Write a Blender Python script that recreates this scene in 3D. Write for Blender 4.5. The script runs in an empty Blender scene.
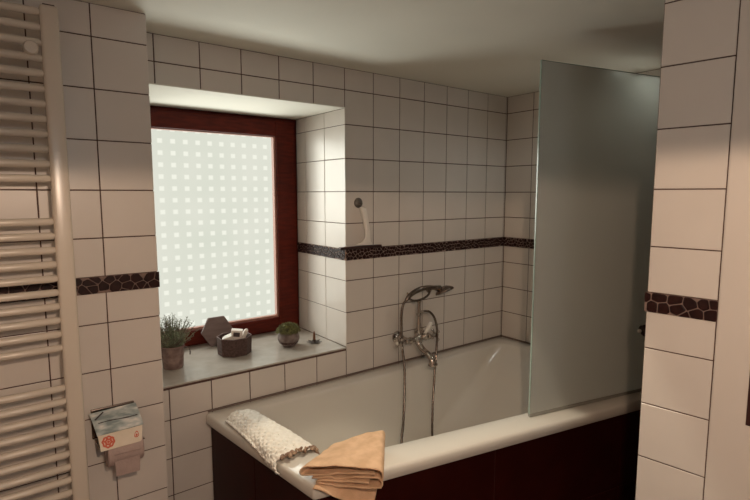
import bpy, bmesh, math, random
from mathutils import Vector, Matrix, noise

scene = bpy.context.scene
COL = scene.collection
PI = math.pi

# ------------------------------------------------------------ camera
cam_data = bpy.data.cameras.new('camera')
cam_data.sensor_width = 36.0
cam_data.lens = 24.333
cam_data.clip_start = 0.02
cam = bpy.data.objects.new('camera', cam_data)
COL.objects.link(cam)
cam.location = (-1.308, -1.954, 1.525)
cam.rotation_euler = (math.radians(90 - 6.253), 0, math.radians(-37.127))
scene.camera = cam

# ------------------------------------------------------------ world, lights, exposure
world = bpy.data.worlds.new('overcast_sky')
scene.world = world
world.use_nodes = True
wbg = world.node_tree.nodes['Background']
wbg.inputs[0].default_value = (0.93, 0.95, 0.86, 1)
wbg.inputs[1].default_value = 0.9

def light(name, kind, loc, energy, color, target=None, size=None, size_y=None, spread=None, radius=None):
    d = bpy.data.lights.new(name, kind)
    d.energy = energy
    d.color = color
    if kind == 'AREA':
        d.shape = 'RECTANGLE'
        d.size = size
        d.size_y = size_y
        if spread: d.spread = math.radians(spread)
    if radius is not None: d.shadow_soft_size = radius
    o = bpy.data.objects.new(name, d)
    COL.objects.link(o)
    o.location = loc
    if target is not None:
        o.rotation_euler = (Vector(target) - Vector(loc)).to_track_quat('-Z', 'Y').to_euler()
    return o

DAY = (0.97, 1.0, 0.91)
# daylight reaching the window from the open sky above, the bright ground below and the left side
light('daylight_sky', 'AREA', (-0.40, 1.75, 2.9), 135, DAY, (-0.40, 0.5, 1.35), 2.2, 1.2)
light('daylight_ground', 'AREA', (-0.40, 1.75, 0.0), 215, DAY, (-0.40, 0.5, 1.35), 2.2, 1.2)
light('daylight_side', 'AREA', (-1.95, 2.35, 1.75), 54, DAY, (-0.30, 0.25, 1.32), 1.3, 1.3, spread=100)
# warm shaded lamp behind the photographer: lights everything below its rim
lamp = light('room_lamp', 'SPOT', (-1.15, -1.98, 1.73), 35, (1.0, 0.71, 0.50), (-1.15, -1.98, 0.0), radius=0.02)
lamp.data.spot_size = math.radians(174)
lamp.data.spot_blend = 0.06
# soft fill light added far back in the room to lift the ambient
light('room_fill', 'POINT', (-1.1, -2.75, 1.85), 10, (0.93, 0.98, 1.0), radius=0.14)
# recessed downlight in the ceiling above the front rim of the tub
rs = light('recessed_spot', 'SPOT', (-0.24, -0.93, 2.08), 43, (1.0, 0.88, 0.68), (-0.24, -0.94, 0.0), radius=0.03)
rs.data.spot_size = math.radians(59)
rs.data.spot_blend = 0.18
# dim fill added over the far bath end to brighten screen and tiles
far_fill = light('far_fill_spot', 'SPOT', (0.92, -0.80, 2.085), 6.0, (0.95, 1.0, 0.95), (0.92, -0.80, 0.0), radius=0.05)
far_fill.data.spot_size = math.radians(165)
far_fill.data.spot_blend = 0.5

scene.view_settings.view_transform = 'Standard'
scene.view_settings.look = 'None'
scene.view_settings.exposure = 0.0
scene.view_settings.gamma = 1.0
scene.view_settings.use_curve_mapping = False
scene.cycles.max_bounces = 10
scene.cycles.diffuse_bounces = 5
scene.cycles.glossy_bounces = 5
scene.cycles.transmission_bounces = 8
scene.cycles.transparent_max_bounces = 8
scene.cycles.use_denoising = True
scene.cycles.caustics_reflective = False
scene.cycles.caustics_refractive = False
scene.cycles.sample_clamp_indirect = 4.0

# ------------------------------------------------------------ materials
def srgb(r, g, b):
    f = lambda c: (c / 255.0 / 12.92) if c / 255.0 <= 0.04045 else ((c / 255.0 + 0.055) / 1.055) ** 2.4
    return (f(r), f(g), f(b), 1.0)

def mat(name, color, rough=0.5, metal=0.0, var=0.0, scale=30.0, bump=0.0, bscale=80.0, color2=None, spec=0.5, detail=3.0, stretch=None, coat=0.0):
    m = bpy.data.materials.new(name)
    m.use_nodes = True
    nt = m.node_tree
    b = nt.nodes['Principled BSDF']
    b.inputs['Base Color'].default_value = color
    b.inputs['Roughness'].default_value = rough
    b.inputs['Metallic'].default_value = metal
    b.inputs['Specular IOR Level'].default_value = spec
    b.inputs['Coat Weight'].default_value = coat
    tc = nt.nodes.new('ShaderNodeTexCoord')
    src = tc.outputs['Object']
    if stretch:
        mp = nt.nodes.new('ShaderNodeMapping')
        mp.inputs['Scale'].default_value = stretch
        nt.links.new(src, mp.inputs[0])
        src = mp.outputs[0]
    if var > 0 or color2:
        n = nt.nodes.new('ShaderNodeTexNoise')
        n.inputs['Scale'].default_value = scale
        n.inputs['Detail'].default_value = detail
        nt.links.new(src, n.inputs['Vector'])
        cr = nt.nodes.new('ShaderNodeValToRGB')
        c2 = color2 if color2 else tuple([max(0, c * (1 - var)) for c in color[:3]] + [1])
        cr.color_ramp.elements[0].position = 0.35
        cr.color_ramp.elements[1].position = 0.65
        cr.color_ramp.elements[0].color = c2
        cr.color_ramp.elements[1].color = color
        nt.links.new(n.outputs['Fac'], cr.inputs[0])
        nt.links.new(cr.outputs[0], b.inputs['Base Color'])
    if bump > 0:
        n2 = nt.nodes.new('ShaderNodeTexNoise')
        n2.inputs['Scale'].default_value = bscale
        n2.inputs['Detail'].default_value = 4
        nt.links.new(src, n2.inputs['Vector'])
        bp = nt.nodes.new('ShaderNodeBump')
        bp.inputs['Strength'].default_value = bump
        bp.inputs['Distance'].default_value = 0.004
        nt.links.new(n2.outputs['Fac'], bp.inputs['Height'])
        nt.links.new(bp.outputs[0], b.inputs['Normal'])
    return m

M = {}
M['tile'] = mat('cream_glazed_tile', (0.67, 0.615, 0.565, 1), 0.33, var=0.04, scale=6, bump=0.05, bscale=18, spec=0.45)
M['grout'] = mat('brown_grout', (0.105, 0.055, 0.042, 1), 0.9, var=0.2, scale=60)
M['plaster'] = mat('painted_plaster', (0.78, 0.76, 0.68, 1), 0.8, var=0.03, scale=3, bump=0.08, bscale=60)
M['stone'] = mat('dark_pebble', (0.028, 0.007, 0.006, 1), 0.4, color2=(0.013, 0.003, 0.003, 1), scale=55, spec=0.25)
M['stone_grout'] = mat('pebble_grout', (0.36, 0.26, 0.22, 1), 0.8, var=0.2, scale=90)
M['stone_grout_dark'] = mat('brown_pebble_grout', (0.24, 0.165, 0.14, 1), 0.8, var=0.2, scale=90)
M['wood'] = mat('mahogany_frame', (0.105, 0.012, 0.005, 1), 0.5, color2=(0.065, 0.007, 0.003, 1), scale=14, stretch=(1, 1, 6), spec=0.18)
M['bead'] = mat('pale_glazing_bead', (0.36, 0.17, 0.13, 1), 0.5)
M['sill'] = mat('grey_stone_slab', (0.45, 0.405, 0.36, 1), 0.22, color2=(0.40, 0.36, 0.315, 1), scale=18, bump=0.04, bscale=40)
M['enamel'] = mat('cream_enamel', (0.70, 0.66, 0.60, 1), 0.16, spec=0.5, var=0.01, scale=4)
M['panel'] = mat('dark_brown_tile', (0.034, 0.0045, 0.003, 1), 0.4, color2=(0.026, 0.0035, 0.0025, 1), scale=9, spec=0.12)
M['panel_grout'] = mat('panel_grout', (0.16, 0.085, 0.075, 1), 0.85)
M['seal'] = mat('silicone_joint', (0.20, 0.145, 0.12, 1), 0.6)
M['floor'] = mat('dark_floor_tile', (0.05, 0.02, 0.015, 1), 0.5, var=0.2, scale=8)
M['wallpaint'] = mat('warm_painted_wall', (0.60, 0.52, 0.46, 1), 0.8)
M['radiator'] = mat('cream_lacquer', (0.66, 0.59, 0.505, 1), 0.25, spec=0.5, var=0.02, scale=5)
M['door'] = mat('cream_door_paint', (0.66, 0.60, 0.545, 1), 0.45, var=0.03, scale=4)
M['lockplate'] = mat('dark_bronze', (0.055, 0.020, 0.018, 1), 0.4, metal=0.4)
M['chrome'] = mat('chrome', (0.50, 0.44, 0.40, 1), 0.10, metal=1.0)
M['chrome_dark'] = mat('brushed_dark_chrome', (0.20, 0.155, 0.13, 1), 0.22, metal=1.0)
M['porcelain'] = mat('white_porcelain', (0.78, 0.74, 0.68, 1), 0.2)
M['white_plastic'] = mat('white_plastic', (0.78, 0.73, 0.67, 1), 0.4)
M['rubber'] = mat('dark_rubber', (0.035, 0.018, 0.016, 1), 0.6)
M['rubber_grey'] = mat('grey_suction_cup', (0.10, 0.085, 0.075, 1), 0.35)
M['terracotta'] = mat('weathered_clay', (0.27, 0.19, 0.165, 1), 0.85, color2=(0.16, 0.10, 0.09, 1), scale=45, bump=0.4, bscale=120)
M['claybowl'] = mat('pale_clay_bowl', (0.23, 0.18, 0.16, 1), 0.8, color2=(0.13, 0.095, 0.085, 1), scale=38, bump=0.4, bscale=90)
M['soil'] = mat('soil', (0.05, 0.03, 0.02, 1), 0.95)
M['heather'] = mat('grey_green_leaf', (0.24, 0.29, 0.18, 1), 0.7, color2=(0.13, 0.09, 0.07, 1), scale=40)
M['moss'] = mat('moss_green', (0.22, 0.22, 0.075, 1), 0.8, color2=(0.09, 0.08, 0.035, 1), scale=60)
M['basket'] = mat('dark_brown_felt', (0.105, 0.060, 0.052, 1), 0.85, color2=(0.055, 0.030, 0.026, 1), scale=110, bump=0.5, bscale=220)
M['hexa'] = mat('pinkish_grey_wood', (0.20, 0.145, 0.135, 1), 0.75, color2=(0.15, 0.105, 0.10, 1), scale=12, stretch=(1, 1, 4), bump=0.1, bscale=60)
M['paper'] = mat('white_paper', (0.80, 0.74, 0.69, 1), 0.8)
M['roll'] = mat('pinkish_toilet_paper', (0.46, 0.35, 0.32, 1), 0.95, var=0.08, scale=40, bump=0.3, bscale=150)
M['card'] = mat('cream_printed_card', (0.78, 0.68, 0.56, 1), 0.55, color2=(0.70, 0.60, 0.48, 1), scale=24)
M['redink'] = mat('red_ink', (0.62, 0.13, 0.075, 1), 0.7)
M['darkink'] = mat('dark_ink', (0.06, 0.045, 0.045, 1), 0.6)
M['mat'] = mat('white_knotted_cotton', (0.88, 0.84, 0.77, 1), 0.7, color2=(0.78, 0.73, 0.65, 1), scale=70, bump=0.3, bscale=160)
M['fray'] = mat('brown_dried_shell', (0.42, 0.29, 0.20, 1), 0.7, color2=(0.16, 0.09, 0.06, 1), scale=75)
M['towel'] = mat('peach_terry', (0.74, 0.50, 0.325, 1), 0.95, color2=(0.62, 0.40, 0.25, 1), scale=26, bump=0.6, bscale=260, spec=0.1)
M['bronze'] = mat('dark_iron', (0.05, 0.035, 0.03, 1), 0.45, metal=0.5)
M['cone'] = mat('brown_incense', (0.15, 0.065, 0.03, 1), 0.8)

def picture_mat():
    m = bpy.data.materials.new('seaside_print')
    m.use_nodes = True
    nt = m.node_tree
    b = nt.nodes['Principled BSDF']
    b.inputs['Roughness'].default_value = 0.3
    tc = nt.nodes.new('ShaderNodeTexCoord')
    w = nt.nodes.new('ShaderNodeTexNoise')
    w.inputs['Scale'].default_value = 22
    mp = nt.nodes.new('ShaderNodeMapping')
    mp.inputs['Scale'].default_value = (1, 2.4, 2.4)
    cr = nt.nodes.new('ShaderNodeValToRGB')
    e = cr.color_ramp.elements
    e[0].position = 0.35; e[0].color = (0.25, 0.30, 0.30, 1)
    e[1].position = 0.68; e[1].color = (0.78, 0.76, 0.72, 1)
    k = e.new(0.5); k.color = (0.44, 0.49, 0.49, 1)
    nt.links.new(tc.outputs['Object'], mp.inputs[0])
    nt.links.new(mp.outputs[0], w.inputs['Vector'])
    nt.links.new(w.outputs['Fac'], cr.inputs[0])
    nt.links.new(cr.outputs[0], b.inputs['Base Color'])
    return m
M['picture'] = picture_mat()

def math_node(nt, op, a, b=None):
    n = nt.nodes.new('ShaderNodeMath')
    n.operation = op
    for i, v in enumerate((a, b)):
        if v is None: continue
        if isinstance(v, (int, float)): n.inputs[i].default_value = v
        else: nt.links.new(v, n.inputs[i])
    return n.outputs[0]

def pane_mat():
    """frosted daylight pane with a lattice of clearer little squares"""
    m = bpy.data.materials.new('frosted_dotted_pane')
    m.use_nodes = True
    nt = m.node_tree
    nt.nodes.clear()
    out = nt.nodes.new('ShaderNodeOutputMaterial')
    tc = nt.nodes.new('ShaderNodeTexCoord')
    sp = nt.nodes.new('ShaderNodeSeparateXYZ')
    nt.links.new(tc.outputs['Object'], sp.inputs[0])
    def band(sock, pitch, off, half):
        a = math_node(nt, 'ADD', sock, off)
        q = math_node(nt, 'DIVIDE', a, pitch)
        fr = math_node(nt, 'FRACT', q)
        d = math_node(nt, 'ABSOLUTE', math_node(nt, 'SUBTRACT', fr, 0.5))
        mr = nt.nodes.new('ShaderNodeMapRange')
        mr.interpolation_type = 'SMOOTHSTEP'
        nt.links.new(d, mr.inputs[0])
        mr.inputs[1].default_value = half - 0.06; mr.inputs[2].default_value = half + 0.07
        mr.inputs[3].default_value = 1.0; mr.inputs[4].default_value = 0.0
        return mr.outputs[0]
    bx = band(sp.outputs[0], 0.0567, 0.681 + 0.0567 * 20.5, 0.185)
    bz = band(sp.outputs[2], 0.0535, -1.552 + 0.0535 * 60.5, 0.185)
    sq = math_node(nt, 'MULTIPLY', bx, bz)
    n = nt.nodes.new('ShaderNodeTexNoise')
    n.inputs['Scale'].default_value = 3.0
    nt.links.new(tc.outputs['Object'], n.inputs['Vector'])
    cr = nt.nodes.new('ShaderNodeValToRGB')
    cr.color_ramp.elements[0].position = 0.3
    cr.color_ramp.elements[1].position = 0.7
    cr.color_ramp.elements[0].color = (0.66, 0.70, 0.57, 1)
    cr.color_ramp.elements[1].color = (0.78, 0.78, 0.66, 1)
    nt.links.new(n.outputs['Fac'], cr.inputs[0])
    mx = nt.nodes.new('ShaderNodeMix')
    mx.data_type = 'RGBA'
    nt.links.new(sq, mx.inputs[0])
    nt.links.new(cr.outputs[0], mx.inputs[6])
    mx.inputs[7].default_value = (1.02, 1.02, 0.88, 1)
    em = nt.nodes.new('ShaderNodeEmission')
    nt.links.new(mx.outputs[2], em.inputs[0])
    em.inputs[1].default_value = 0.59
    tr = nt.nodes.new('ShaderNodeBsdfTransparent')
    tr.inputs[0].default_value = (0.35, 0.35, 0.35, 1)
    ad = nt.nodes.new('ShaderNodeAddShader')
    nt.links.new(em.outputs[0], ad.inputs[0])
    nt.links.new(tr.outputs[0], ad.inputs[1])
    nt.links.new(ad.outputs[0], out.inputs[0])
    return m
M['pane'] = pane_mat()

def satin_glass():
    m = bpy.data.materials.new('satin_green_glass')
    m.use_nodes = True
    nt = m.node_tree
    nt.nodes.clear()
    out = nt.nodes.new('ShaderNodeOutputMaterial')
    r = nt.nodes.new('ShaderNodeBsdfRefraction')
    r.inputs['Color'].default_value = (0.84, 0.85, 0.79, 1)
    r.inputs['Roughness'].default_value = 0.42
    r.inputs['IOR'].default_value = 1.18
    d = nt.nodes.new('ShaderNodeBsdfDiffuse')
    d.inputs['Color'].default_value = (0.80, 0.79, 0.74, 1)
    t = nt.nodes.new('ShaderNodeBsdfTranslucent')
    t.inputs['Color'].default_value = (0.82, 0.82, 0.76, 1)
    m1 = nt.nodes.new('ShaderNodeMixShader'); m1.inputs[0].default_value = 0.5
    nt.links.new(d.outputs[0], m1.inputs[1]); nt.links.new(t.outputs[0], m1.inputs[2])
    m2 = nt.nodes.new('ShaderNodeMixShader'); m2.inputs[0].default_value = 0.8
    nt.links.new(r.outputs[0], m2.inputs[1]); nt.links.new(m1.outputs[0], m2.inputs[2])
    g = nt.nodes.new('ShaderNodeBsdfGlossy'); g.inputs['Roughness'].default_value = 0.35
    fr = nt.nodes.new('ShaderNodeFresnel'); fr.inputs[0].default_value = 1.35
    m3 = nt.nodes.new('ShaderNodeMixShader')
    nt.links.new(fr.outputs[0], m3.inputs[0]); nt.links.new(m2.outputs[0], m3.inputs[1]); nt.links.new(g.outputs[0], m3.inputs[2])
    nt.links.new(m3.outputs[0], out.inputs[0])
    return m
M['satin'] = satin_glass()
M['glass_edge'] = mat('pale_green_glass_edge', (0.30, 0.38, 0.33, 1), 0.2)
M['strip'] = mat('clear_grey_sealing_strip', (0.26, 0.25, 0.22, 1), 0.3)

# ------------------------------------------------------------ mesh helpers
def finish(name, bm, mats, parent=None, smooth=False, angle=None):
    bmesh.ops.recalc_face_normals(bm, faces=bm.faces)
    me = bpy.data.meshes.new(name)
    bm.to_mesh(me)
    bm.free()
    if not isinstance(mats, (list, tuple)): mats = [mats]
    for m in mats: me.materials.append(m)
    if smooth:
        for p in me.polygons: p.use_smooth = True
        if angle is not None:
            me.set_sharp_from_angle(angle=math.radians(angle))
    o = bpy.data.objects.new(name, me)
    COL.objects.link(o)
    if parent is not None:
        o.parent = parent
        o.location = -parent.location if parent.type == 'EMPTY' and parent.parent is None else (0, 0, 0)
    return o

def thing(name, label, cat, loc, group=None):
    o = bpy.data.objects.new(name, None)
    o.empty_display_size = 0.05
    COL.objects.link(o)
    o.location = loc
    tag(o, label, cat, group)
    return o

def tag(o, label, cat, group=None):
    o['label'] = label
    o['category'] = cat
    if group: o['group'] = group
    return o

def struct(o, label=None, cat=None):
    o['kind'] = 'structure'
    if label: o['label'] = label
    if cat: o['category'] = cat
    return o

def box(bm, lo, hi, mi=0, bevel=0.0, seg=2):
    lo = Vector(lo); hi = Vector(hi)
    r = bmesh.ops.create_cube(bm, size=1.0)
    c = (lo + hi) / 2; s = hi - lo
    for v in r['verts']:
        v.co = Vector((v.co.x * s.x, v.co.y * s.y, v.co.z * s.z)) + c
    fs = set(f for v in r['verts'] for f in v.link_faces)
    for f in fs: f.material_index = mi
    if bevel > 0:
        es = list(set(e for v in r['verts'] for e in v.link_edges))
        rb = bmesh.ops.bevel(bm, geom=es, offset=bevel, segments=seg, profile=0.5, affect='EDGES')
        for f in rb['faces']: f.material_index = mi

def prism(bm, pts, z0, z1, mi=0):
    a = [bm.verts.new((p[0], p[1], z0)) for p in pts]
    b = [bm.verts.new((p[0], p[1], z1)) for p in pts]
    n = len(pts)
    fs = [bm.faces.new(a), bm.faces.new(b)]
    for i in range(n):
        fs.append(bm.faces.new((a[i], a[(i + 1) % n], b[(i + 1) % n], b[i])))
    for f in fs: f.material_index = mi

def loft(bm, loops, mi=0, cap0=False, cap1=False, closed=True):
    vs = [[bm.verts.new(p) for p in lp] for lp in loops]
    n = len(vs[0])
    for i in range(len(vs) - 1):
        for j in range(n if closed else n - 1):
            k = (j + 1) % n
            f = bm.faces.new((vs[i][j], vs[i][k], vs[i + 1][k], vs[i + 1][j]))
            f.material_index = mi
    if cap0: bm.faces.new(vs[0]).material_index = mi
    if cap1: bm.faces.new(vs[-1]).material_index = mi
    return vs

def catmull(pts, n=8):
    pts = [Vector(p) for p in pts]
    P = [pts[0] * 2 - pts[1]] + pts + [pts[-1] * 2 - pts[-2]]
    out = []
    for i in range(1, len(P) - 2):
        for k in range(n):
            t = k / n
            a, b, c, d = P[i - 1], P[i], P[i + 1], P[i + 2]
            out.append(0.5 * ((2 * b) + (c - a) * t + (2 * a - 5 * b + 4 * c - d) * t * t + (3 * b - a - 3 * c + d) * t ** 3))
    out.append(pts[-1])
    return out

def tube(bm, pts, r, seg=12, mi=0, cap=True, flat=None):
    """r: radius or list of radii; flat: (vector, factor) squash"""
    pts = [Vector(p) for p in pts]
    n = len(pts)
    rs = r if isinstance(r, (list, tuple)) else [r] * n
    if len(rs) != n:
        rs = [rs[min(len(rs) - 2, int(i * (len(rs) - 1) / (n - 1)))] * (1 - ((i * (len(rs) - 1) / (n - 1)) - min(len(rs) - 2, int(i * (len(rs) - 1) / (n - 1))))) +
              rs[min(len(rs) - 2, int(i * (len(rs) - 1) / (n - 1))) + 1] * ((i * (len(rs) - 1) / (n - 1)) - min(len(rs) - 2, int(i * (len(rs) - 1) / (n - 1)))) for i in range(n)]
    t0 = (pts[1] - pts[0]).normalized()
    up = Vector((0, 0, 1)) if abs(t0.z) < 0.9 else Vector((0, 1, 0))
    nrm = (up - t0 * up.dot(t0)).normalized()
    loops = []
    for i in range(n):
        t = (pts[min(i + 1, n - 1)] - pts[max(i - 1, 0)])
        if t.length < 1e-9: t = t0.copy()
        t.normalize()
        nrm = (nrm - t * nrm.dot(t)).normalized()
        bi = t.cross(nrm)
        lp = []
        for k in range(seg):
            a = 2 * PI * k / seg
            lp.append(pts[i] + (nrm * math.cos(a) + bi * math.sin(a)) * rs[i])
        loops.append(lp)
    loft(bm, loops, mi, cap, cap)

def lathe(bm, prof, center, axis=(0, 0, 1), seg=32, mi=0, cap0=True, cap1=True):
    """prof: (radius, height) along axis from center"""
    ax = Vector(axis).normalized()
    up = Vector((0, 0, 1)) if abs(ax.z) < 0.9 else Vector((1, 0, 0))
    a1 = (up - ax * up.dot(ax)).normalized()
    a2 = ax.cross(a1)
    c = Vector(center)
    loops = []
    for r, h in prof:
        loops.append([c + ax * h + (a1 * math.cos(2 * PI * k / seg) + a2 * math.sin(2 * PI * k / seg)) * max(r, 1e-5) for k in range(seg)])
    loft(bm, loops, mi, cap0, cap1)

def tiles(bm, o, u, v, nrm, us, vs, skip=None, gap=0.0042, mi=1, ch=0.0013, th=0.0035, seed=1):
    """grid of bevelled tiles lying on a plane; faces at nrm=0, sunk th deep into the joints"""
    rnd = random.Random(seed)
    o, u, v, nrm = Vector(o), Vector(u), Vector(v), Vector(nrm)
    us = sorted(us); vs = sorted(vs)
    for i in range(len(us) - 1):
        for j in range(len(vs) - 1):
            a, b, c, d = us[i], us[i + 1], vs[j], vs[j + 1]
            if skip and skip((a + b) / 2, (c + d) / 2): continue
            g = gap / 2
            if b - a < gap * 1.6 or d - c < gap * 1.6: continue
            tu = rnd.uniform(-0.0004, 0.0004); tv = rnd.uniform(-0.0004, 0.0004); tz = rnd.uniform(-0.0004, 0)
            def P(x, y, z): return o + u * x + v * y + nrm * z
            q = [(a + g, c + g), (b - g, c + g), (b - g, d - g), (a + g, d - g)]
            q2 = [(a + g + ch, c + g + ch), (b - g - ch, c + g + ch), (b - g - ch, d - g - ch), (a + g + ch, d - g - ch)]
            V1 = [bm.verts.new(P(x, y, -th)) for x, y in q]
            V2 = [bm.verts.new(P(x, y, -ch * 0.7)) for x, y in q]
            V3 = [bm.verts.new(P(x, y, tz + (tu if k in (0, 3) else -tu) + (tv if k < 2 else -tv))) for k, (x, y) in enumerate(q2)]
            for A, B in ((V1, V2), (V2, V3)):
                for k in range(4):
                    bm.faces.new((A[k], A[(k + 1) % 4], B[(k + 1) % 4], B[k])).material_index = mi
            bm.faces.new(V3).material_index = mi

def clip_poly(poly, p, n):
    out = []
    for i in range(len(poly)):
        a, b = poly[i], poly[(i + 1) % len(poly)]
        da = (a[0] - p[0]) * n[0] + (a[1] - p[1]) * n[1]
        db = (b[0] - p[0]) * n[0] + (b[1] - p[1]) * n[1]
        if da <= 0: out.append(a)
        if da * db < 0:
            t = da / (da - db)
            out.append((a[0] + (b[0] - a[0]) * t, a[1] + (b[1] - a[1]) * t))
    return out

def pebble_band(name, o, u, nrm, length, z0=1.219, z1=1.270, cell=0.030, seed=3, grout=0.0022):
    """strip of flat broken pebbles set in pale grout"""
    rnd = random.Random(seed)
    o, u, nrm = Vector(o), Vector(u).normalized(), Vector(nrm).normalized()
    H = z1 - z0
    bm = bmesh.new()
    def P(x, y, z): return o + u * x + Vector((0, 0, 1)) * (z0 + y) + nrm * z
    # grout bed with slightly wavy long edges
    n = max(4, int(length / 0.012))
    loops = []
    for i in range(n + 1):
        x = length * i / n
        w0 = 0.0018 * noise.noise(Vector((x * 60, 0, seed)))
        w1 = 0.0018 * noise.noise(Vector((x * 60, 5, seed)))
        loops.append([P(x, w0, -0.004), P(x, H + w1, -0.004), P(x, H + w1, 0.0025), P(x, w0, 0.0025)])
    loft(bm, loops, 0, True, True)
    rows = max(2, round(H / (cell * 0.78)))
    seeds = []
    nx = int(length / cell) + 1
    for j in range(-1, rows + 1):
        for i in range(-1, nx + 1):
            x = (i + 0.5 + (0.5 if j % 2 else 0) + rnd.uniform(-0.44, 0.44)) * cell
            y = (j + 0.5 + rnd.uniform(-0.42, 0.42)) * H / rows
            seeds.append((x, y))
    for s in seeds:
        if not (-0.3 * cell < s[0] < length + 0.3 * cell and -0.004 < s[1] < H + 0.004): continue
        poly = [(0.0003, 0.0002), (length - 0.0003, 0.0002), (length - 0.0003, H - 0.0002), (0.0003, H - 0.0002)]
        for t in seeds:
            if t is s: continue
            dx, dy = t[0] - s[0], t[1] - s[1]
            dd = math.hypot(dx, dy)
            if dd > cell * 3 or dd < 1e-6: continue
            k = 0.5 * dd - grout / 2
            poly = clip_poly(poly, (s[0] + dx / dd * k, s[1] + dy / dd * k), (dx / dd, dy / dd))
            if len(poly) < 3: break
        if len(poly) < 3: continue
        area = 0.5 * abs(sum(poly[i][0] * poly[(i + 1) % len(poly)][1] - poly[(i + 1) % len(poly)][0] * poly[i][1] for i in range(len(poly))))
        if area < 1.2e-5: continue
        # chaikin rounding
        for _ in range(2):
            q = []
            for i in range(len(poly)):
                a, b = poly[i], poly[(i + 1) % len(poly)]
                q.append((a[0] * .88 + b[0] * .12, a[1] * .88 + b[1] * .12)); q.append((a[0] * .12 + b[0] * .88, a[1] * .12 + b[1] * .88))
            poly = q
        cx = sum(p[0] for p in poly) / len(poly); cy = sum(p[1] for p in poly) / len(poly)
        hh = rnd.uniform(0.0045, 0.0065)
        lp = []
        for sc, z in ((1.0, 0.0015), (1.0, hh * 0.72), (0.86, hh)):
            lp.append([P(cx + (p[0] - cx) * sc, cy + (p[1] - cy) * sc, z) for p in poly])
        loft(bm, lp, 1, False, True)
    o_ = finish(name, bm, [M['stone_grout_dark'] if cell > 0.03 else M['stone_grout'], M['stone']], smooth=False)
    return o_

# ------------------------------------------------------------ room shell
ZR = [0.0, 0.0565, 0.209, 0.3615, 0.5115, 0.6655, 0.819, 0.969, 1.121, 1.219, 1.270, 1.3905, 1.538, 1.689, 1.8415, 1.994, 2.09]
CEIL = 2.09
XA = [-0.877 + 0.0] + [k * 0.1621 for k in range(-5, 8)] 
XA = sorted([x for x in XA if x < 1.14] + [1.143])
OPX0, OPX1, OPZ0, OPZ1 = -0.877, 0.0, 0.803, 1.914
band_skip = lambda a, b: 1.219 < b < 1.270

bm = bmesh.new()
T = 0.0025
box(bm, (-2.2, T, 0), (OPX0 - T, 0.70, CEIL + 0.2))
box(bm, (OPX1 + T, T, 0), (1.36, 0.70, CEIL + 0.2))
box(bm, (OPX0 - T, T, 0), (OPX1 + T, 0.70, OPZ0 - 0.018))
box(bm, (OPX0 - T, T, OPZ1 + 0.004), (OPX1 + T, 0.70, CEIL + 0.2))
zs = sorted(ZR + [OPZ0, OPZ1])
tiles(bm, (0, 0, 0), (1, 0, 0), (0, 0, 1), (0, -1, 0), XA, [z for z in ZR if z not in ()],
      lambda x, z: (x < 0 and OPZ0 - 0.1 < z < OPZ1 + 0.02) or band_skip(x, z), seed=5)
# cut rows next to the opening
tiles(bm, (0, 0, 0), (1, 0, 0), (0, 0, 1), (0, -1, 0), [x for x in XA if x <= 0.001], [0.6655, OPZ0 - 0.014], seed=6)
tiles(bm, (0, 0, 0), (1, 0, 0), (0, 0, 1), (0, -1, 0), [x for x in XA if x <= 0.001], [OPZ1, 1.994], seed=7)
# window reveals
tiles(bm, (0, 0, 0), (0, 1, 0), (0, 0, 1), (-1, 0, 0), [0, 0.18, 0.368, 0.462], [OPZ0] + [z for z in ZR if OPZ0 + 0.03 < z < OPZ1] + [OPZ1], band_skip, gap=0.003, seed=8)
tiles(bm, (OPX0, 0, 0), (0, 1, 0), (0, 0, 1), (1, 0, 0), [0, 0.18, 0.368, 0.462], [OPZ0] + [z for z in ZR if OPZ0 + 0.03 < z < OPZ1] + [OPZ1], band_skip, gap=0.003, seed=9)
struct(finish('wall_back', bm, [M['grout'], M['tile']]), 'cream tiled wall with the window recess behind the bathtub', 'wall')

# plaster soffit of the window recess
bm = bmesh.new()
box(bm, (OPX0, 0.0, OPZ1), (OPX1, 0.47, OPZ1 + 0.004))
struct(finish('trim_5', bm, M['plaster']), 'white plaster underside of the window recess', 'trim')

# alcove wall on the right end of the bath
bm = bmesh.new()
box(bm, (1.143 + T, -1.55, 0), (1.36, 0.02, CEIL + 0.2))
tiles(bm, (1.143, 0, 0), (0, -1, 0), (0, 0, 1), (-1, 0, 0), [0.179 * k for k in range(8)] + [1.339], ZR, band_skip, seed=11)
struct(finish('wall_alcove', bm, [M['grout'], M['tile']]), 'cream tiled wall at the far end of the bathtub', 'wall')

# projecting wall on the left, behind the towel radiator
bm = bmesh.new()
box(bm, (-2.2, -0.19 + T, 0), (-0.877 - T, 0.02, CEIL + 0.2))
us = [-0.877, -1.034, -1.197] + [-1.197 - 0.162 * k for k in range(1, 7)]
tiles(bm, (0, -0.19, 0), (1, 0, 0), (0, 0, 1), (0, -1, 0), us, ZR, band_skip, seed=13, gap=0.0036)
tiles(bm, (-0.877, 0, 0), (0, -1, 0), (0, 0, 1), (1, 0, 0), [0, 0.028, 0.19], ZR, band_skip, seed=14)
struct(finish('wall_left', bm, [M['grout'], M['tile']]), 'cream tiled projecting wall behind the towel radiator', 'wall')

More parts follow.
